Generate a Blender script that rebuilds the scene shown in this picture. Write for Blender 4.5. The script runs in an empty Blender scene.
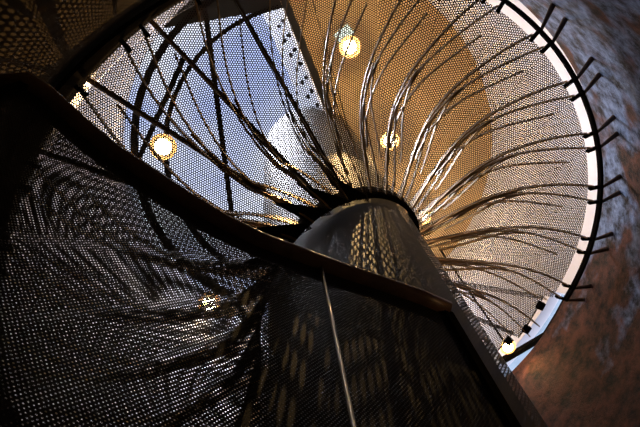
import bpy, math, random
from mathutils import Vector, Matrix
PI = math.pi
R = math.radians
random.seed(4)
scn = bpy.context.scene
COL = scn.collection

# ------------------------------------------------------------------ camera
cam_d = bpy.data.cameras.new('camera')
cam_d.sensor_width = 36.0
cam_d.lens = 702 / 640 * 36.0
cam_d.clip_start = 0.05
cam_d.clip_end = 300
cam = bpy.data.objects.new('camera', cam_d)
COL.objects.link(cam)
# world axes seen from the camera
m3 = Matrix(((0.997381456865459, 0.02102512950455684, -0.06919662874917441),
             (0.0, -0.9568074830292249, -0.29072227368964915),
             (-0.07232032564178938, 0.289961004875821, -0.9543020413634614)))
M3 = m3
cam.matrix_world = m3.to_4x4()
scn.camera = cam

# ------------------------------------------------------------------ world, light, exposure
scn.view_settings.view_transform = 'Standard'
scn.view_settings.look = 'None'
scn.view_settings.gamma = 1
scn.view_settings.use_curve_mapping = False
scn.view_settings.exposure = 0.0
scn.cycles.denoising_prefilter = 'NONE'

CX, CY = 0.6176, 2.1906           # axis of the stair
FLOOR_Z = -1.6
CEIL_Z = 10.3
RW = 2.75                          # shaft radius
SKY_STRENGTH = 1.8
LAMP_W = 75
WARM = (1.0, 0.62, 0.25)

world = bpy.data.worlds.new('sky')
scn.world = world
world.use_nodes = True
wt = world.node_tree
wt.nodes.clear()
w_tc = wt.nodes.new('ShaderNodeTexCoord')
w_n = wt.nodes.new('ShaderNodeTexNoise')
w_n.inputs['Scale'].default_value = 5.0
w_n.inputs['Detail'].default_value = 6
w_r = wt.nodes.new('ShaderNodeValToRGB')
w_r.color_ramp.elements[0].position = 0.40
w_r.color_ramp.elements[0].color = (0.46, 0.55, 0.92, 1)
w_r.color_ramp.elements[1].position = 0.66
w_r.color_ramp.elements[1].color = (0.95, 0.97, 1.0, 1)
w_b = wt.nodes.new('ShaderNodeBackground')
w_b.inputs['Strength'].default_value = SKY_STRENGTH
w_o = wt.nodes.new('ShaderNodeOutputWorld')
wt.links.new(w_tc.outputs['Generated'], w_n.inputs['Vector'])
wt.links.new(w_n.outputs['Fac'], w_r.inputs['Fac'])
wt.links.new(w_r.outputs['Color'], w_b.inputs['Color'])
wt.links.new(w_b.outputs['Background'], w_o.inputs['Surface'])


def light(name, kind, loc, power, color, size=0.03, target=None, angle=None):
    d = bpy.data.lights.new(name, kind)
    d.energy = power
    d.color = color
    if kind == 'AREA':
        d.size = size
    else:
        d.shadow_soft_size = size
    if angle and kind == 'SPOT':
        d.spot_size = angle
        d.spot_blend = 0.4
    o = bpy.data.objects.new(name, d)
    COL.objects.link(o)
    o.location = loc
    if target is not None:
        v = Vector(target) - Vector(loc)
        o.rotation_euler = v.to_track_quat('-Z', 'Y').to_euler()
    return o


# daylight falling through the skylight on to the wall opposite
light('skylight_daylight', 'AREA', (-2.2, 0.4, 14.0), 3000, (0.86, 0.88, 1.0), 3.0, (2.4, 2.6, 8.0))
light('hall_ceiling_fill', 'AREA', (6.5, 6.5, 6.5), 160, (0.8, 0.9, 1.0), 3.0, (4.2, 4.8, 9.6))  # unseen fill added to brighten the hall ceiling from below
# added warm fill, out of view below, brightening ribs and tread undersides
light('low_warm_fill', 'POINT', (2.1, 1.1, 2.3), 6, WARM, 0.05)

# ------------------------------------------------------------------ materials
def mat(name, col, rough=0.5, metal=0.0, noise=None, bump=0.0, nscale=8.0, hole=None, spec=0.5):
    """noise: second colour mixed by a noise; hole: (pitch, radius fraction) perforation in UV metres"""
    m = bpy.data.materials.new(name)
    m.use_nodes = True
    t = m.node_tree
    N, L = t.nodes, t.links
    b = N['Principled BSDF']
    out = N['Material Output']
    b.inputs['Base Color'].default_value = (*col, 1)
    b.inputs['Roughness'].default_value = rough
    b.inputs['Metallic'].default_value = metal
    b.inputs['Specular IOR Level'].default_value = spec
    if noise:
        tc = N.new('ShaderNodeTexCoord')
        n = N.new('ShaderNodeTexNoise')
        n.inputs['Scale'].default_value = nscale
        n.inputs['Detail'].default_value = 8
        n.inputs['Roughness'].default_value = 0.65
        L.new(tc.outputs['Object'], n.inputs['Vector'])
        r = N.new('ShaderNodeValToRGB')
        r.color_ramp.elements[0].position = 0.35
        r.color_ramp.elements[1].position = 0.65
        r.color_ramp.elements[0].color = (*col, 1)
        r.color_ramp.elements[1].color = (*noise, 1)
        L.new(n.outputs['Fac'], r.inputs['Fac'])
        L.new(r.outputs['Color'], b.inputs['Base Color'])
        if bump:
            bp = N.new('ShaderNodeBump')
            bp.inputs['Strength'].default_value = bump
            L.new(n.outputs['Fac'], bp.inputs['Height'])
            L.new(bp.outputs['Normal'], b.inputs['Normal'])
    if hole:
        pitch, rad = hole
        uv = N.new('ShaderNodeUVMap')
        uv.uv_map = 'UVMap'
        sep = N.new('ShaderNodeSeparateXYZ')
        L.new(uv.outputs['UV'], sep.inputs['Vector'])

        def mth(op, a, bb=None, c=None):
            x = N.new('ShaderNodeMath')
            x.operation = op
            for i, v in enumerate((a, bb, c)):
                if v is None:
                    continue
                if isinstance(v, (int, float)):
                    x.inputs[i].default_value = v
                else:
                    L.new(v, x.inputs[i])
            return x.outputs[0]
        u = mth('DIVIDE', sep.outputs['X'], pitch)
        v = mth('DIVIDE', sep.outputs['Y'], pitch * 1.7320508)

        def dist(shift):
            du = mth('SUBTRACT', mth('FRACT', mth('ADD', u, shift)), 0.5)
            dv = mth('MULTIPLY', mth('SUBTRACT', mth('FRACT', mth('ADD', v, shift)), 0.5), 1.7320508)
            return mth('ADD', mth('MULTIPLY', du, du), mth('MULTIPLY', dv, dv))
        d = mth('MINIMUM', dist(0.0), dist(0.5))
        open_ = mth('LESS_THAN', d, rad * rad)
        tr = N.new('ShaderNodeBsdfTransparent')
        mx = N.new('ShaderNodeMixShader')
        L.new(open_, mx.inputs['Fac'])
        L.new(b.outputs['BSDF'], mx.inputs[1])
        L.new(tr.outputs['BSDF'], mx.inputs[2])
        L.new(mx.outputs['Shader'], out.inputs['Surface'])
    return m


def emit(name, col, s):
    m = bpy.data.materials.new(name)
    m.use_nodes = True
    t = m.node_tree
    b = t.nodes['Principled BSDF']
    b.inputs['Base Color'].default_value = (*col, 1)
    b.inputs['Emission Color'].default_value = (*col, 1)
    b.inputs['Emission Strength'].default_value = s
    return m


M_tread = mat('perforated_bronze_sheet', (0.07, 0.05, 0.032), 0.5, 0.4, noise=(0.045, 0.032, 0.02), nscale=3, hole=(0.0175, 0.30))
M_fin_hole = mat('perforated_rib_steel', (0.25, 0.19, 0.13), 0.45, 0.6, hole=(0.026, 0.32))
M_fin = mat('bronze_rib_steel', (0.50, 0.30, 0.12), 0.42, 0.6, noise=(0.34, 0.19, 0.07), nscale=14)
M_barm = mat('dark_bronze_nosing', (0.06, 0.04, 0.025), 0.7, 0.0, noise=(0.06, 0.04, 0.025), spec=0.05)
M_shadow_rod = mat('shadow_streak_brown', (0.06, 0.04, 0.03), 0.85, 0.0, noise=(0.10, 0.065, 0.05), spec=0.1)  # dark brown of the rods that imitate shadow streaks
M_flange = mat('pale_perforated_flange', (0.6, 0.57, 0.5), 0.5, 0.2, hole=(0.0175, 0.30))
M_dark = mat('blackened_steel', (0.012, 0.010, 0.008), 0.8, 0.0, noise=(0.007, 0.006, 0.005), nscale=10, spec=0.0)
M_rim = mat('pale_painted_rim', (0.75, 0.72, 0.66), 0.5, 0.0, noise=(0.6, 0.57, 0.52), nscale=12)
M_colskin = mat('perforated_column_skin', (0.055, 0.047, 0.034), 0.55, 0.2, noise=(0.036, 0.03, 0.022), nscale=3, hole=(0.022, 0.30), spec=0.3)
M_core = mat('column_core_steel', (0.05, 0.045, 0.035), 0.6, 0.2, noise=(0.03, 0.028, 0.02), nscale=4)
M_screen = mat('perforated_screen_sheet', (0.016, 0.013, 0.009), 0.7, 0.0, noise=(0.009, 0.007, 0.005), nscale=5, hole=(0.0125, 0.188), spec=0.08)
M_rail = mat('worn_bronze_handrail', (0.15, 0.075, 0.04), 0.42, 0.1, noise=(0.08, 0.036, 0.018), nscale=9)
M_rod = mat('polished_seam_rod', (0.16, 0.15, 0.13), 0.45, 0.6)
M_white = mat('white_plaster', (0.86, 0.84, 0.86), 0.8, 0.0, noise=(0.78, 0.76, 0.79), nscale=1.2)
M_tan = mat('tan_plaster', (0.80, 0.54, 0.26), 0.8, 0.0, noise=(0.70, 0.47, 0.22), nscale=2.5)
M_floor = mat('dark_concrete', (0.12, 0.10, 0.09), 0.8, 0.0, noise=(0.08, 0.07, 0.06), nscale=3)
M_hall = mat('pale_blue_hall_ceiling', (0.36, 0.42, 0.46), 0.7, 0.0, noise=(0.22, 0.27, 0.31), nscale=1.5)
M_lamp = mat('brushed_lamp_ring', (0.6, 0.5, 0.35), 0.35, 0.8)
M_halo = emit('lamp_halo_glow', (1.0, 0.55, 0.2), 0.8)  # emission standing in for the halo around each bulb
M_bulb = emit('glowing_bulb', (1.0, 0.72, 0.36), 60)


def wall_material():
    m = bpy.data.materials.new('weathered_shaft_plaster')
    m.use_nodes = True
    t = m.node_tree
    N, L = t.nodes, t.links
    b = N['Principled BSDF']
    b.inputs['Roughness'].default_value = 0.75
    b.inputs['Specular IOR Level'].default_value = 0.12
    tc = N.new('ShaderNodeTexCoord')
    n1 = N.new('ShaderNodeTexNoise')
    n1.inputs['Scale'].default_value = 1.7
    n1.inputs['Detail'].default_value = 5
    n2 = N.new('ShaderNodeTexNoise')
    n2.inputs['Scale'].default_value = 7
    n2.inputs['Detail'].default_value = 10
    n2.inputs['Roughness'].default_value = 0.7
    L.new(tc.outputs['Object'], n1.inputs['Vector'])
    L.new(tc.outputs['Object'], n2.inputs['Vector'])
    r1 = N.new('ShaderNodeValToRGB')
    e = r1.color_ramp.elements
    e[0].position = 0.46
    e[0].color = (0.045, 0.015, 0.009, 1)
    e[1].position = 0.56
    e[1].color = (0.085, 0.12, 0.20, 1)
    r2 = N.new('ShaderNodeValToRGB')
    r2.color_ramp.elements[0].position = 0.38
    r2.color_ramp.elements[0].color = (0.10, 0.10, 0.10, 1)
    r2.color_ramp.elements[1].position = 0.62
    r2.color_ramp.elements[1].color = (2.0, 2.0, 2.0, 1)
    mx = N.new('ShaderNodeMix')
    mx.data_type = 'RGBA'
    mx.blend_type = 'MULTIPLY'
    mx.inputs['Factor'].default_value = 1
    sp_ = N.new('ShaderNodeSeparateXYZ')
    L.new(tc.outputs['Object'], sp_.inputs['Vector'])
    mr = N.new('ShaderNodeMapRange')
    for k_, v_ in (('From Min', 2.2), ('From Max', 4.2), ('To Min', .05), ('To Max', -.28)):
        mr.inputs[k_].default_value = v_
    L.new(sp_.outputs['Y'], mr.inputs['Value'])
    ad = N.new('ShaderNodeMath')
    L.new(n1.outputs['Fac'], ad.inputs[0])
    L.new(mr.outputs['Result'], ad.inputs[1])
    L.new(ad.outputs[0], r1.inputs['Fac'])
    L.new(n2.outputs['Fac'], r2.inputs['Fac'])
    L.new(r1.outputs['Color'], mx.inputs['A'])
    L.new(r2.outputs['Color'], mx.inputs['B'])
    L.new(mx.outputs['Result'], b.inputs['Base Color'])
    bp = N.new('ShaderNodeBump')
    bp.inputs['Strength'].default_value = 0.35
    bp.inputs['Distance'].default_value = 0.05
    L.new(n2.outputs['Fac'], bp.inputs['Height'])
    L.new(bp.outputs['Normal'], b.inputs['Normal'])
    return m


M_wall = wall_material()
M_lining = mat('dark_oiled_steel_lining', (0.12, 0.09, 0.06), 0.62, 0.0, noise=(0.07, 0.055, 0.038), nscale=4, spec=0.0)

# ------------------------------------------------------------------ mesh helpers
class MB:
    def __init__(self):
        self.v, self.f, self.uv, self.mi = [], [], [], []

    def quad(self, pts, uvs=None, mi=0):
        i = len(self.v)
        self.v += [tuple(p) for p in pts]
        self.f.append(tuple(range(i, i + len(pts))))
        self.uv.append(uvs or [(p[0], p[1]) for p in pts])
        self.mi.append(mi)

    def box(self, c, s, rz=0.0, rot=None, mi=0):
        rot = rot or Matrix.Rotation(rz, 3, 'Z')
        c = Vector(c)
        P = {}
        for a in (-1, 1):
            for b in (-1, 1):
                for d in (-1, 1):
                    P[a, b, d] = c + rot @ Vector((a * s[0] / 2, b * s[1] / 2, d * s[2] / 2))
        for q in (((-1, -1, -1), (-1, 1, -1), (1, 1, -1), (1, -1, -1)), ((-1, -1, 1), (1, -1, 1), (1, 1, 1), (-1, 1, 1)),
                  ((-1, -1, -1), (1, -1, -1), (1, -1, 1), (-1, -1, 1)), ((1, -1, -1), (1, 1, -1), (1, 1, 1), (1, -1, 1)),
                  ((1, 1, -1), (-1, 1, -1), (-1, 1, 1), (1, 1, 1)), ((-1, 1, -1), (-1, -1, -1), (-1, -1, 1), (-1, 1, 1))):
            self.quad([P[k] for k in q], mi=mi)

    def cyl(self, c, r, h, n=24, r2=None, axis=None, mi=0):
        r2 = r if r2 is None else r2
        rot = Matrix.Identity(3) if axis is None else Vector(axis).to_track_quat('Z', 'Y').to_matrix()
        c = Vector(c)
        A = [c + rot @ Vector((r * math.cos(2 * PI * i / n), r * math.sin(2 * PI * i / n), 0)) for i in range(n)]
        B = [c + rot @ Vector((r2 * math.cos(2 * PI * i / n), r2 * math.sin(2 * PI * i / n), h)) for i in range(n)]
        for i in range(n):
            j = (i + 1) % n
            self.quad([A[i], A[j], B[j], B[i]], mi=mi)
        self.quad(A[::-1], mi=mi)
        self.quad(B, mi=mi)

    def sweep(self, pts, prof, up=Vector((0, 0, 1)), mi=0, cap=True):
        """prof(i) -> list of (side, up) offsets"""
        rings = []
        n = len(pts)
        for i in range(n):
            p = Vector(pts[i])
            a = Vector(pts[max(0, i - 1)])
            b = Vector(pts[min(n - 1, i + 1)])
            t = (b - a).normalized()
            s = t.cross(up).normalized()
            u = s.cross(t).normalized()
            rings.append([p + s * q[0] + u * q[1] for q in prof(i)])
        k = len(rings[0])
        L = 0
        for i in range(n - 1):
            dl = (Vector(pts[i + 1]) - Vector(pts[i])).length
            for j in range(k):
                j2 = (j + 1) % k
                self.quad([rings[i][j], rings[i][j2], rings[i + 1][j2], rings[i + 1][j]],
                          [(L, j * .02), (L, j * .02 + .02), (L + dl, j * .02 + .02), (L + dl, j * .02)], mi)
            L += dl
        if cap:
            self.quad(rings[0][::-1], mi=mi)
            self.quad(rings[-1], mi=mi)

    def build(self, name, mats, parent=None, smooth=False, merge=False):
        me = bpy.data.meshes.new(name)
        me.from_pydata(self.v, [], self.f)
        uvl = me.uv_layers.new(name='UVMap')
        k = 0
        for fi, fuv in enumerate(self.uv):
            for q in fuv:
                uvl.data[k].uv = q
                k += 1
        if not isinstance(mats, (list, tuple)):
            mats = [mats]
        for m in mats:
            me.materials.append(m)
        for i, p in enumerate(me.polygons):
            p.material_index = self.mi[i]
        if smooth or merge:
            import bmesh
            bm = bmesh.new()
            bm.from_mesh(me)
            bmesh.ops.remove_doubles(bm, verts=bm.verts, dist=1e-5)
            bm.to_mesh(me)
            bm.free()
        if smooth:
            for p in me.polygons:
                p.use_smooth = True
        o = bpy.data.objects.new(name, me)
        COL.objects.link(o)
        if parent:
            o.parent = parent
            o.matrix_parent_inverse = parent.matrix_basis.inverted()
        return o


def tag(o, label=None, cat=None, group=None, kind=None):
    for k, v in (('label', label), ('category', cat), ('group', group), ('kind', kind)):
        if v:
            o[k] = v
    return o


def empty(name, loc, label=None, cat=None, group=None):
    o = bpy.data.objects.new(name, None)
    COL.objects.link(o)
    o.location = loc
    o.empty_display_size = 0.1
    return tag(o, label, cat, group)


def pol(r, deg, z):
    return Vector((CX + r * math.cos(R(deg)), CY + r * math.sin(R(deg)), z))


def interp(x, tab):
    if x <= tab[0][0]:
        return tab[0][1]
    for (a, b), (c, d) in zip(tab, tab[1:]):
        if x <= c:
            return b + (d - b) * (x - a) / (c - a)
    return tab[-1][1]


def smooth_interp(x, tab):
    if x <= tab[0][0]:
        return tab[0][1]
    if x >= tab[-1][0]:
        return tab[-1][1]
    n = len(tab)
    for i in range(n - 1):
        x0, y0 = tab[i]
        x1, y1 = tab[i + 1]
        if x <= x1:
            def sl(j):
                if j <= 0:
                    return (tab[1][1] - tab[0][1]) / (tab[1][0] - tab[0][0])
                if j >= n - 1:
                    return (tab[-1][1] - tab[-2][1]) / (tab[-1][0] - tab[-2][0])
                return (tab[j + 1][1] - tab[j - 1][1]) / (tab[j + 1][0] - tab[j - 1][0])
            h = x1 - x0
            t = (x - x0) / h
            return ((2 * t**3 - 3 * t**2 + 1) * y0 + (t**3 - 2 * t**2 + t) * h * sl(i)
                    + (-2 * t**3 + 3 * t**2) * y1 + (t**3 - t**2) * h * sl(i + 1))


def zs(deg):                        # height of the stair's underside at an angle
    return 6.265 + 0.6303 * R(deg)


# ------------------------------------------------------------------ shaft
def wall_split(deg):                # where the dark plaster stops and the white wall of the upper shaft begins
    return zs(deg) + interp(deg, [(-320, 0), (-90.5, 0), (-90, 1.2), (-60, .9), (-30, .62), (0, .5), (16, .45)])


def wall_top(deg):
    if 17 <= deg <= 80:
        return 6.9 if deg > 20 else 6.78
    return CEIL_Z


def arc_wall(name, a0, a1, zb, zt, m, rr=RW, step=2.0, th=0.12):
    mb = MB()
    n = max(1, round(abs(a1 - a0) / step))
    for i in range(n):
        a, b = a0 + (a1 - a0) * i / n, a0 + (a1 - a0) * (i + 1) / n
        p, q = pol(rr, a, zb(a)), pol(rr, b, zb(b))
        p2, q2 = pol(rr, a, zt(a)), pol(rr, b, zt(b))
        P, Q = pol(rr + th, a, zb(a)), pol(rr + th, b, zb(b))
        P2, Q2 = pol(rr + th, a, zt(a)), pol(rr + th, b, zt(b))
        mb.quad([q, p, p2, q2])
        mb.quad([P, Q, Q2, P2])
        mb.quad([p2, P2, Q2, q2])
        mb.quad([p, q, Q, P])
        if i == 0:
            mb.quad([p, P, P2, p2])
        if i == n - 1:
            mb.quad([q, q2, Q2, Q])
    o = mb.build(name, m, merge=True)
    return tag(o, kind='structure')


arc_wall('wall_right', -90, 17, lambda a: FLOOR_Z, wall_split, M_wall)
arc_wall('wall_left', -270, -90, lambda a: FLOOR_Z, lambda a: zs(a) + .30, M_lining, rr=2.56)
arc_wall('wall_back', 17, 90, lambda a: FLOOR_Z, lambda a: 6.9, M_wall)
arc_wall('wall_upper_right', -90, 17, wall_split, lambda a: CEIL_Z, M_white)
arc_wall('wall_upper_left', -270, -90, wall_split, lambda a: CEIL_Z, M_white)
arc_wall('wall_upper_back', 17, 90, lambda a: 7.2 if 20 < a < 60 else 6.9, lambda a: CEIL_Z, M_white)

mb = MB()
mb.cyl((CX, CY, FLOOR_Z - .15), RW + .12, .15, 72)
tag(mb.build('floor', M_floor), kind='structure')


def px(x, y, z):                    # world point at height z seen at photograph pixel x, y
    d = M3 @ Vector((x - 320, -(y - 213.5), -702.0))
    return d * (z / d.z)


# ceiling: tan disc cut by a straight skylight edge
e0, e1 = px(283, 8, CEIL_Z), px(345, 160, CEIL_Z)
ed = (e1 - e0).normalized()
en = Vector((-ed.y, ed.x, 0))       # normal of the edge
if en.dot(Vector((CX, CY, CEIL_Z)) - e0) < 0 and False:
    en = -en
if en.dot(px(450, 100, CEIL_Z) - e0) < 0:
    en = -en                        # towards the plastered side


def clip_poly(poly, p0, n):
    out = []
    for i in range(len(poly)):
        a, b = poly[i], poly[(i + 1) % len(poly)]
        da, db = (a - p0).dot(n), (b - p0).dot(n)
        if da >= 0:
            out.append(a)
        if da * db < 0:
            out.append(a + (b - a) * (da / (da - db)))
    return out


disc = [pol(RW + .12, i * 5, CEIL_Z) for i in range(72)]
tanp = clip_poly(disc, e0, en)


def slab(name, poly, th, m):
    mb = MB()
    up = Vector((0, 0, th))
    mb.quad([p for p in poly][::-1])
    mb.quad([p + up for p in poly])
    for i in range(len(poly)):
        a, b = poly[i], poly[(i + 1) % len(poly)]
        mb.quad([a, b, b + up, a + up])
    return mb.build(name, m, merge=True)


tag(slab('ceiling', tanp, .25, M_tan), kind='structure')
# dark top strip of the skylight (between 205,15 and 283,8)
t0, t1 = px(212, 20, CEIL_Z), px(283, 8, CEIL_Z)
td = (t1 - t0).normalized()
tn = Vector((-td.y, td.x, 0))
if tn.dot(px(240, -20, CEIL_Z) - t0) < 0:
    tn = -tn
topstrip = clip_poly(clip_poly(disc, t0 + tn * 0.0, tn), e0, -en)
tag(slab('ceiling_margin', clip_poly(topstrip, t0 + tn * .5, -tn), .2, M_core), kind='structure')

# skylight: ring beam, cross bars, bolts
sky = empty('window_1', (CX, CY, CEIL_Z))
tag(sky, kind='structure')
mb = MB()
rr0, rr1 = 2.52, 2.64
for rr_, w_ in ((2.60, .09), (2.15, .06)):
    pts = [pol(rr_, a, CEIL_Z - .02) for a in range(-250, -20, 4) if (pol(rr_, a, CEIL_Z) - e0).dot(en) < 0.05]
    mb.sweep(pts, lambda i: [(-w_ / 2, -.08), (w_ / 2, -.08), (w_ / 2, .05), (-w_ / 2, .05)])
mb.build('ring_beam', M_dark, sky)


def bar(mb, a, b, w, h, mi=0):
    mb.sweep([a, b], lambda i: [(-w / 2, -h / 2), (w / 2, -h / 2), (w / 2, h / 2), (-w / 2, h / 2)], mi=mi)


for (a, b) in (((120, 200), (185, 55)), ((235, 240), (205, 10)), ((300, 240), (300, 120))):
    mb = MB()
    A, B = px(*a, CEIL_Z), px(*b, CEIL_Z)
    bar(mb, A + Vector((0, 0, .04)), B + Vector((0, 0, .04)), .07, .1)
    mb.build('glazing_bar', M_dark, sky)
mb = MB()
bar(mb, e0 - ed * .3 + en * .06 + Vector((0, 0, -.06)), e1 + ed * 1.6 + en * .06 + Vector((0, 0, -.06)), .1, .12)
mb.build('edge_beam', M_core, sky)
for i in range(11):
    for off in (0.07, .15):
        mb = MB()
        mb.cyl(e0 + ed * (.12 + i * .215 + off * .6) - en * off + Vector((0, 0, .02)), .03, .05, 12)
        mb.build('bolt', M_dark, sky)
# frosted margin strip carrying the bolts
mb = MB()
mb.box(tuple((e0 + e1) / 2 - en * .14 + Vector((0, 0, .09)) + ed * .3), ((e1 - e0).length + .9, .3, .02),
       rot=Matrix((ed, en, Vector((0, 0, 1)))).transposed())
M_frost = mat('frosted_margin_glass', (0.95, 0.95, 0.95), 0.3)
fb = M_frost.node_tree.nodes['Principled BSDF']
fb.inputs['Transmission Weight'].default_value = 0.9
fb.inputs['Roughness'].default_value = 0.5
mb.build('frosted_glass_margin', M_frost, sky)

# hall ceiling beyond the opening, with its dark beam
hp = [px(x, y, 9.6) for (x, y) in ((440, 255), (640, 235), (660, 430), (470, 440))]
hp = [Vector((CX + (RW + .2) * math.cos(R(a)), CY + (RW + .2) * math.sin(R(a)), 9.6)) for a in (96, 80, 65, 50, 35, 20, 5)] + [
    Vector((8, 1.5, 9.6)), Vector((8, 9, 9.6)), Vector((0, 9, 9.6))]
tag(slab('ceiling_hall', hp, .2, M_hall), kind='structure')
mb = MB()
mb.sweep([px(566, 301, 7.0), px(559, 314, 7.0), px(546, 335, 7.0), px(519, 351, 7.0), px(500, 362, 7.0)],
         lambda i: [(-.03, -.03), (.03, -.03), (.03, .03), (-.03, .03)])
tag(mb.build('trim_1', M_dark), kind='structure')

# ------------------------------------------------------------------ central column
colm = empty('central_column', (CX, CY, FLOOR_Z), 'thick dark perforated metal column that the spiral stair winds around', 'column')
mb = MB()
n = 96
for i in range(n):
    a, b = 2 * PI * i / n, 2 * PI * (i + 1) / n
    for k in range(12):
        z0 = FLOOR_Z + (CEIL_Z - FLOOR_Z) * k / 12
        z1 = FLOOR_Z + (CEIL_Z - FLOOR_Z) * (k + 1) / 12
        rr = .7
        p = [(CX + rr * math.cos(a), CY + rr * math.sin(a), z0), (CX + rr * math.cos(b), CY + rr * math.sin(b), z0),
             (CX + rr * math.cos(b), CY + rr * math.sin(b), z1), (CX + rr * math.cos(a), CY + rr * math.sin(a), z1)]
        mb.quad(p, [(a * rr, z0), (b * rr, z0), (b * rr, z1), (a * rr, z1)])
mb.build('perforated_skin', M_colskin, colm, smooth=True)
mb = MB()
mb.cyl((CX, CY, FLOOR_Z), .655, CEIL_Z - FLOOR_Z, 64)
mb.build('core', M_core, colm, smooth=False)

# ------------------------------------------------------------------ spiral stair
stair = empty('spiral_staircase', (CX, CY, zs(-330)),
              'bronze spiral staircase of perforated treads on curved branching ribs around the column', 'staircase')
DA = 13.05
NOSE0 = 19.0
RIB0 = 14.2


def nose(m, r):                     # angle of nosing line m at radius r (a straight line offset from the axis)
    h = .33
    return NOSE0 + DA * m + math.degrees(math.asin(h / r)) - math.degrees(math.asin(h / 2.5))


def r_out(m):
    return (2.43 if m < -9 else 2.455) if m < 0 else 2.36


RS = [.705, .8, .95, 1.15, 1.4, 1.7, 2.0, 2.2]
M_LO, M_HI = -27, 5
for m_ in range(M_LO, M_HI):
    zt = zs(NOSE0 + DA * m_) + .175
    ro = r_out(m_)
    rs = RS + [ro]
    rot0 = R(NOSE0 + DA * (m_ + .5))

    def uvp(p, rot0=rot0):
        x, y = p.x - CX, p.y - CY
        kk = 1.0 if m_ <= -9 else .82
        return (kk * (x * math.cos(rot0) + y * math.sin(rot0)), kk * (-x * math.sin(rot0) + y * math.cos(rot0)))
    mb = MB()
    S = 6
    for i in range(len(rs) - 1):
        for j in range(S):
            def pt(rr, jj):
                a = nose(m_, rr) + (nose(m_ + 1, rr) - nose(m_, rr)) * jj / S
                return pol(rr, a, zt if not (-9 <= m_ <= -1) else zt + .1428 * (jj / S) - .02)
            P = [pt(rs[i], j), pt(rs[i], j + 1), pt(rs[i + 1], j + 1), pt(rs[i + 1], j)]
            mb.quad(P[::-1], [uvp(p) for p in P[::-1]])
    # folded lip at the outer edge
    for j in range(S if not (-9 <= m_ <= -1) else 0):
        a = nose(m_, ro) + DA * j / S
        b = nose(m_, ro) + DA * (j + 1) / S
        mb.quad([pol(ro, a, zt - .03), pol(ro, b, zt - .03), pol(ro, b, zt), pol(ro, a, zt)],
                [(10.0, 10.0)] * 4)
    mb.build('tread', M_tread, stair, merge=True)
    # riser below the nosing; the flight is open between treads on its far side
    mb = MB()
    if -9 <= m_ <= -1:
        continue
    L = 0
    for i in range(len(rs) - 1):
        a, b = pol(rs[i], nose(m_, rs[i]), 0), pol(rs[i + 1], nose(m_, rs[i + 1]), 0)
        d = (b - a).length
        za, zb = zt - .1425, zt
        mb.quad([(a.x, a.y, za), (b.x, b.y, za), (b.x, b.y, zb), (a.x, a.y, zb)],
                [(L, za), (L + d, za), (L + d, zb), (L, zb)])
        L += d
    mb.build('riser', M_tread, stair, merge=True)
    # pale perforated rim flange on the near side
    if m_ <= -9:
        fb_ = MB()
        for j in range(S):
            a = NOSE0 + DA * (m_ + j / S)
            b = NOSE0 + DA * (m_ + (j + 1) / S)
            Q = [pol(ro + .003, a, zt - .02), pol(ro + .003, b, zt - .02), pol(2.497, b, zt - .02), pol(2.497, a, zt - .02)]
            fb_.quad(Q, [uvp(p) for p in Q])
        fb_.build('rim_flange', M_flange, stair, merge=True)
    # solid nosing bar
    if m_ > -10 or m_ < -13:
        continue
    mb = MB()
    a, b = pol(.72, nose(m_, .72), zt - .012), pol(2.495, nose(m_, 2.495), zt - .012)
    bar(mb, a, b, .034, .02)
    mb.build('nosing_bar', M_barm, stair)


def M_curve(r):
    return smooth_interp(r, [(.72, 4), (1.0, -2.5), (1.35, -6), (1.67, -6), (2.05, -3.8), (2.5, 0)])


def G_curve(r):
    return smooth_interp(r, [(.72, .7), (1.0, .9), (1.3, 1.0), (1.6, .8), (2.0, .35), (2.5, 0)])


def e_amp(deg):
    return interp(deg, [(-330, 0), (-160, 0), (-140, 5), (-100, 0), (-60, -6), (-26, -1.5), (0, 1.5), (14, 4.5), (90, 5)])


def sstep(x):
    x = max(0, min(1, x))
    return x * x * (3 - 2 * x)


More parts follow.
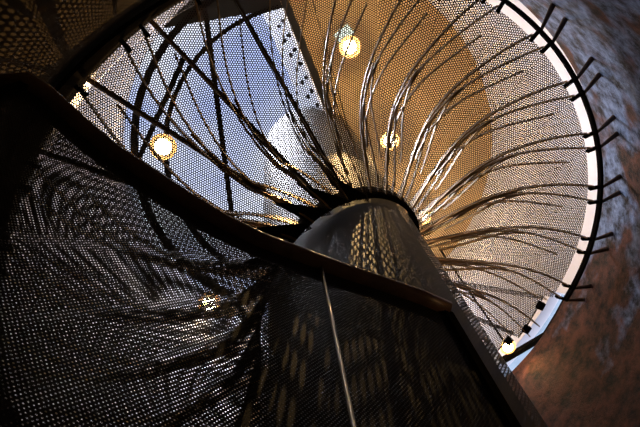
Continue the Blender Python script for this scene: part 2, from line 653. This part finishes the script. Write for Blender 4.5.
def fin(parent, end, off, r0, r1, h0, h1, drop=0.0, name='branch', th=.013, root=None):
    """vertical curved plate from radius r0 to r1; off(r) in degrees from the main curve"""
    N = 22
    pts = []
    for i in range(N + 1):
        r = r0 + (r1 - r0) * i / N
        a = end + M_curve(r) + G_curve(r) * e_amp(end) + off(r)
        if -155 < end < -95:
            a += interp(r, [(.72, 7), (1.2, 0)])
        pts.append((r, a))
    mb = MB()
    P3 = [pol(r, a, zs(a) - drop) for r, a in pts]
    L = 0
    for i in range(N):
        p, q = P3[i], P3[i + 1]
        t = (q - p)
        t.z = 0
        s = Vector((-t.y, t.x, 0)).normalized() * th / 2
        # averaged side vectors keep the plate continuous

        def side(k):
            a = P3[max(0, k - 1)]
            b = P3[min(N, k + 1)]
            v = b - a
            return Vector((-v.y, v.x, 0)).normalized() * th / 2
        s0, s1 = side(i), side(i + 1)

        def hh(k):
            f = k / N
            h = h0 + (h1 - h0) * f
            if root and P3[0] is not None:
                h += root * max(0, 1 - f * 3) ** 2
            return h
        dl = (q - p).length
        ha, hb = hh(i), hh(i + 1)
        lo_a, lo_b = p.z - (ha - h0), q.z - (hb - h0)
        z_a = [p.z - (ha - h0), p.z + .018, p.z + .025 + h0]
        z_b = [q.z - (hb - h0), q.z + .018, q.z + .025 + h0]
        for sg in (1, -1):
            A, B = p + s0 * sg, q + s1 * sg
            for lv in (0, 1):
                qd = [(A.x, A.y, z_a[lv]), (B.x, B.y, z_b[lv]), (B.x, B.y, z_b[lv + 1]), (A.x, A.y, z_a[lv + 1])]
                uv = [(L, lv * .02), (L + dl, lv * .02), (L + dl, lv * .02 + h0), (L, lv * .02 + h0)]
                if sg < 0:
                    qd, uv = qd[::-1], uv[::-1]
                mb.quad(qd, uv, mi=lv)
        A, B, C_, D_ = p + s0, q + s1, q - s1, p - s0
        mb.quad([(D_.x, D_.y, z_a[0]), (C_.x, C_.y, z_b[0]), (B.x, B.y, z_b[0]), (A.x, A.y, z_a[0])], mi=0)
        mb.quad([(A.x, A.y, z_a[2]), (B.x, B.y, z_b[2]), (C_.x, C_.y, z_b[2]), (D_.x, D_.y, z_a[2])], mi=0)
        L += dl
    return mb.build(name, [M_fin, M_fin_hole], parent, merge=True)


for m_ in range(M_LO, M_HI + 1):
    end = RIB0 + DA * m_
    left = end < -95
    jit = random.uniform(-.4, .4)
    rib = fin(stair, end, lambda r: jit * 0, .72, 2.46, .036, .022, name='branching_rib', th=.010 if left else .012, root=.16 if left else .10)
    if left:
        mb = MB()
        zg = zs(end) - .02
        g = [pol(1.02, end - 1 + e_amp(end) * .9, zg), pol(.86, end + 9 + e_amp(end), zg + .04), pol(.73, end + 26, zg + .12), pol(.73, end + 12, zg + .05), pol(.86, end + 3 + e_amp(end), zg)]
        up_ = Vector((0, 0, .02))
        mb.quad(g)
        mb.quad([q + up_ for q in g][::-1])
        for i in range(5):
            mb.quad([g[i], g[(i + 1) % 5], g[(i + 1) % 5] + up_, g[i] + up_])
        mb.build('root_gusset', M_dark, rib)
    fin(rib, end, lambda r: 0.8 + 2.8 * sstep((r - 1.35) / 1.1), .9, 2.46, .034, .02, th=.010)
    fin(rib, end, lambda r: 2.0 + 4.7 * sstep((r - 1.15) / 1.05) + jit, 1.1, 2.2 + jit * .1, .03, .014, th=.009)
    fin(rib, end, lambda r: 1.0 + (4.0 if left else 5.5) * sstep((1.5 - r) / .78) + jit, .72, 1.75, .034, .02, drop=.01, th=.009, root=.12 if left else .04)
    if not left:
        fin(rib, end, lambda r: 1.8 + 7.0 * sstep((1.7 - r) / .85), 1.02, 1.8, .026, .02, drop=.015, th=.008)

# outer stringer ring and pale rim strip
mb = MB()
angs = [a for a in range(-330, 18, 3)] + [18]


def string_depth(a):
    return interp(a, [(-330, .5), (-120, .5), (-105, .4), (-75, .03), (20, .02)])


def string_top(a):
    return interp(a, [(-330, .30), (-100, .30), (-85, .05), (20, .05)])


for a, b in zip(angs, angs[1:]):
    for (r_, flip) in ((2.505, 0), (2.525, 1)):
        q = [pol(r_, a, zs(a) - string_depth(a)), pol(r_, b, zs(b) - string_depth(b)), pol(r_, b, zs(b) + string_top(b)), pol(r_, a, zs(a) + string_top(a))]
        mb.quad(q if flip else q[::-1])
    mb.quad([pol(2.50, a, zs(a) - string_depth(a)), pol(2.50, b, zs(b) - string_depth(b)), pol(2.525, b, zs(b) - string_depth(b)), pol(2.525, a, zs(a) - string_depth(a))])
    mb.quad([pol(2.50, a, zs(a) + string_top(a)), pol(2.525, a, zs(a) + string_top(a)), pol(2.525, b, zs(b) + string_top(b)), pol(2.50, b, zs(b) + string_top(b))])
mb.build('outer_stringer', M_dark, stair, merge=True)
# inner collar band winding up the column
mb = MB()
angs = [a for a in range(-330, 84, 3)]
for a, b in zip(angs, angs[1:]):
    za, zb = zs(a), zs(b)
    mb.quad([pol(.712, b, zb - .12), pol(.712, a, za - .12), pol(.712, a, za + .2), pol(.712, b, zb + .2)][::-1])
    mb.quad([pol(.712, a, za - .12), pol(.712, b, zb - .12), pol(.75, b, zb - .12), pol(.75, a, za - .12)])
    mb.quad([pol(.75, a, za - .12), pol(.75, b, zb - .12), pol(.75, b, zb + .1), pol(.75, a, za + .1)])
mb.build('inner_collar', M_dark, stair, merge=True)
# brackets tying each rib to the outer stringer
for m_ in range(0, 3):
    for f_ in (.25, .8):
        mb = MB()
        a = NOSE0 + DA * (m_ + f_)
        mb.box(tuple(pol(2.38, a, zs(NOSE0 + DA * m_) + .16)), (.07, .08, .05), R(a))
        mb.build('rim_bracket', M_dark, stair)
for m_ in range(M_LO, 1):
    for dd in (0, 3.6):
        a = RIB0 + DA * m_ + dd
        if a > 17.9:
            continue
        mb = MB()
        p = pol(2.46, a, zs(a) + .03)
        mb.box(tuple(p), (.10, .022, .05), R(a))
        mb.build('rim_bracket', M_dark, stair)
        if m_ >= -6:  # dark rods built in place of shadow streaks cast on the wall
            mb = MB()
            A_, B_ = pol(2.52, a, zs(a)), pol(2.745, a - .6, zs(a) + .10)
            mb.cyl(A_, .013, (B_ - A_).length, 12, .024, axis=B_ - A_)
            mb.build('shadow_streak_rod', M_shadow_rod, stair)

# ------------------------------------------------------------------ near balustrade screen
ZR = 2.8
def rp(x, y, z=ZR):
    return px(x, y, z)


rail_px = [(-60, 118), (-20, 98), (8, 88), (25, 86), (42, 97), (75, 127), (110, 156), (150, 182), (190, 208), (222, 227), (262, 246), (300, 260), (340, 275), (380, 288), (420, 302), (446, 313)]
path = [rp(x, y) for x, y in rail_px]
scr = empty('balustrade_screen', (path[8].x, path[8].y, FLOOR_Z),
            'dark perforated balustrade screen with bronze handrail sweeping across the lower left', 'balustrade')


def resample(p, n):
    Ls = [0]
    for a, b in zip(p, p[1:]):
        Ls.append(Ls[-1] + (b - a).length)
    return [(Ls[-1] * i / n, None) for i in range(n + 1)], Ls


def screen_panel(i0, i1):
    mb = MB()
    L = sum((path[i + 1] - path[i]).length for i in range(i0))
    for i in range(i0, i1):
        a, b = path[i], path[i + 1]
        d = (b - a).length
        mb.quad([(a.x, a.y, FLOOR_Z + .1), (b.x, b.y, FLOOR_Z + .1), (b.x, b.y, ZR), (a.x, a.y, ZR)],
                [(L, FLOOR_Z), (L + d, FLOOR_Z), (L + d, ZR), (L, ZR)])
        L += d
    return mb.build('screen_panel', M_screen, scr, smooth=True)


# seam point lies between 300,260 and 340,275
screen_panel(0, 3)
screen_panel(3, 11)
sx = rp(321, 268)
path2 = path
k = 12
path.insert(k, sx)
screen_panel(11, 12)
screen_panel(12, len(path) - 1)
mb = MB()
mb.sweep(path, lambda i: [(-.055, -.012), (-.035, -.03), (.035, -.03), (.055, -.012), (.055, .012), (.035, .03), (-.035, .03), (-.055, .012)])
mb.build('handrail', M_rail, scr, smooth=True)
mb = MB()
mb.cyl((sx.x, sx.y - .012, FLOOR_Z), .007, ZR - FLOOR_Z, 12)
mb.build('seam_rod', M_rod, scr, smooth=True)
endp = path[-1]
dirn = (path[-1] - path[-2]).normalized()
mb = MB()
mb.box((endp.x, endp.y, (FLOOR_Z + ZR) / 2 - .005), (.045, .04, ZR - FLOOR_Z - .01), math.atan2(dirn.y, dirn.x))
mb.build('end_post', M_dark, scr)
for i in (0, 3):
    p = path[i]
    mb = MB()
    mb.box((p.x, p.y, (FLOOR_Z + ZR) / 2), (.035, .035, ZR - FLOOR_Z), .5)
    mb.build('post', M_dark, scr)

# ------------------------------------------------------------------ lamps
LAMPS = [
    ((350, 47), 9.95, 'warm ceiling downlight glowing right beside the small bright vent, above the stair top', 1.0),
    ((390, 141), 9.85, 'warm ceiling downlight glowing between ribs up and right of the column top', .8),
    ((163, 147), 9.9, 'brightest warm lamp, hanging under the skylight at left behind the treads', 1.6),
    ((424, 217), 9.95, 'smallest warm downlight, just right of the column edge among the ribs', .35),
    ((209, 303), 9.4, 'warm lamp glimmering through the dark balustrade screen at lower left', 1.2),
    ((508, 347), 6.95, 'small round warm lamp in the open gap beside the column at lower right', .05),
]
for (xy, z, lab, k) in LAMPS:
    p = px(*xy, z)
    top = CEIL_Z
    o = empty('downlight', p, lab, 'lamp', 'warm round lamps above the stair')
    mb = MB()
    rb = .055 + .04 * k
    mb.cyl((p.x, p.y, z + .0), rb * 1.25, .08, 28, rb * 1.1)
    mb.build('housing', M_lamp, o)
    mb = MB()
    mb.cyl((p.x, p.y, z + .08), .012, max(.02, top - z - .08), 10)
    mb.build('stem', M_dark, o)
    mb = MB()
    mb.cyl((p.x, p.y, z + .002), rb * 1.6, .012, 32, rb * 1.5)
    mb.build('halo_disc', M_halo, o)  # added glowing disc imitating the halo around the bulb
    # half-round bulb
    mb = MB()
    n = 20
    for i in range(n):
        for j in range(5):
            def sp(ii, jj):
                a = 2 * PI * ii / n
                b = (PI / 2) * jj / 5
                return (p.x + rb * math.cos(a) * math.cos(b), p.y + rb * math.sin(a) * math.cos(b), z - .003 - rb * .7 * math.sin(b))
            mb.quad([sp(i, j), sp(i, j + 1), sp(i + 1, j + 1), sp(i + 1, j)])
    mb.build('bulb', M_bulb, o, smooth=True)
    lt = light('lamp_light', 'SPOT', (p.x, p.y, z - rb - .03), *({(350, 47): (1100, WARM, .004, (0.62, 1.6, 4.0), R(18)), (508, 347): (8, WARM, .02, (p.x, p.y, 0), R(140)), (163, 147): (4500, WARM, .004, (-1.15, .1, 3.9), R(22))}.get(xy, (LAMP_W * k, WARM, .005, (p.x, p.y, 0), R(150)))))
    lt.parent = o
    if xy in ((350, 47), (390, 141), (424, 217)):
        gl = light('bulb_glow', 'POINT', (p.x, p.y, z - rb - .08), 22, (1.0, .70, .36), .05)
        gl.parent = o
        gl.matrix_parent_inverse = Matrix.Translation(-p)
    lt.matrix_parent_inverse = Matrix.Translation(-p)

# small bright louvre vent beside the first lamp
c_ = px(344, 34, CEIL_Z - .012)
vent = empty('ceiling_vent', c_, 'small square backlit grid vent in the tan ceiling beside a lamp', 'vent')
ang = math.atan2((px(352, 32, CEIL_Z) - px(338, 44, CEIL_Z)).y, (px(352, 32, CEIL_Z) - px(338, 44, CEIL_Z)).x)
mb = MB()
mb.box(tuple(c_), (.26, .16, .01), ang)
mb.build('diffuser', emit('vent_light', (0.85, 1.0, 0.9), 1.6), vent)
for i in range(6):
    mb = MB()
    v = Matrix.Rotation(ang, 3, 'Z') @ Vector((-.125 + .05 * i, 0, -.01))
    mb.box(tuple(c_ + v), (.008, .17, .012), ang)
    mb.build('grid_bar', M_dark, vent)
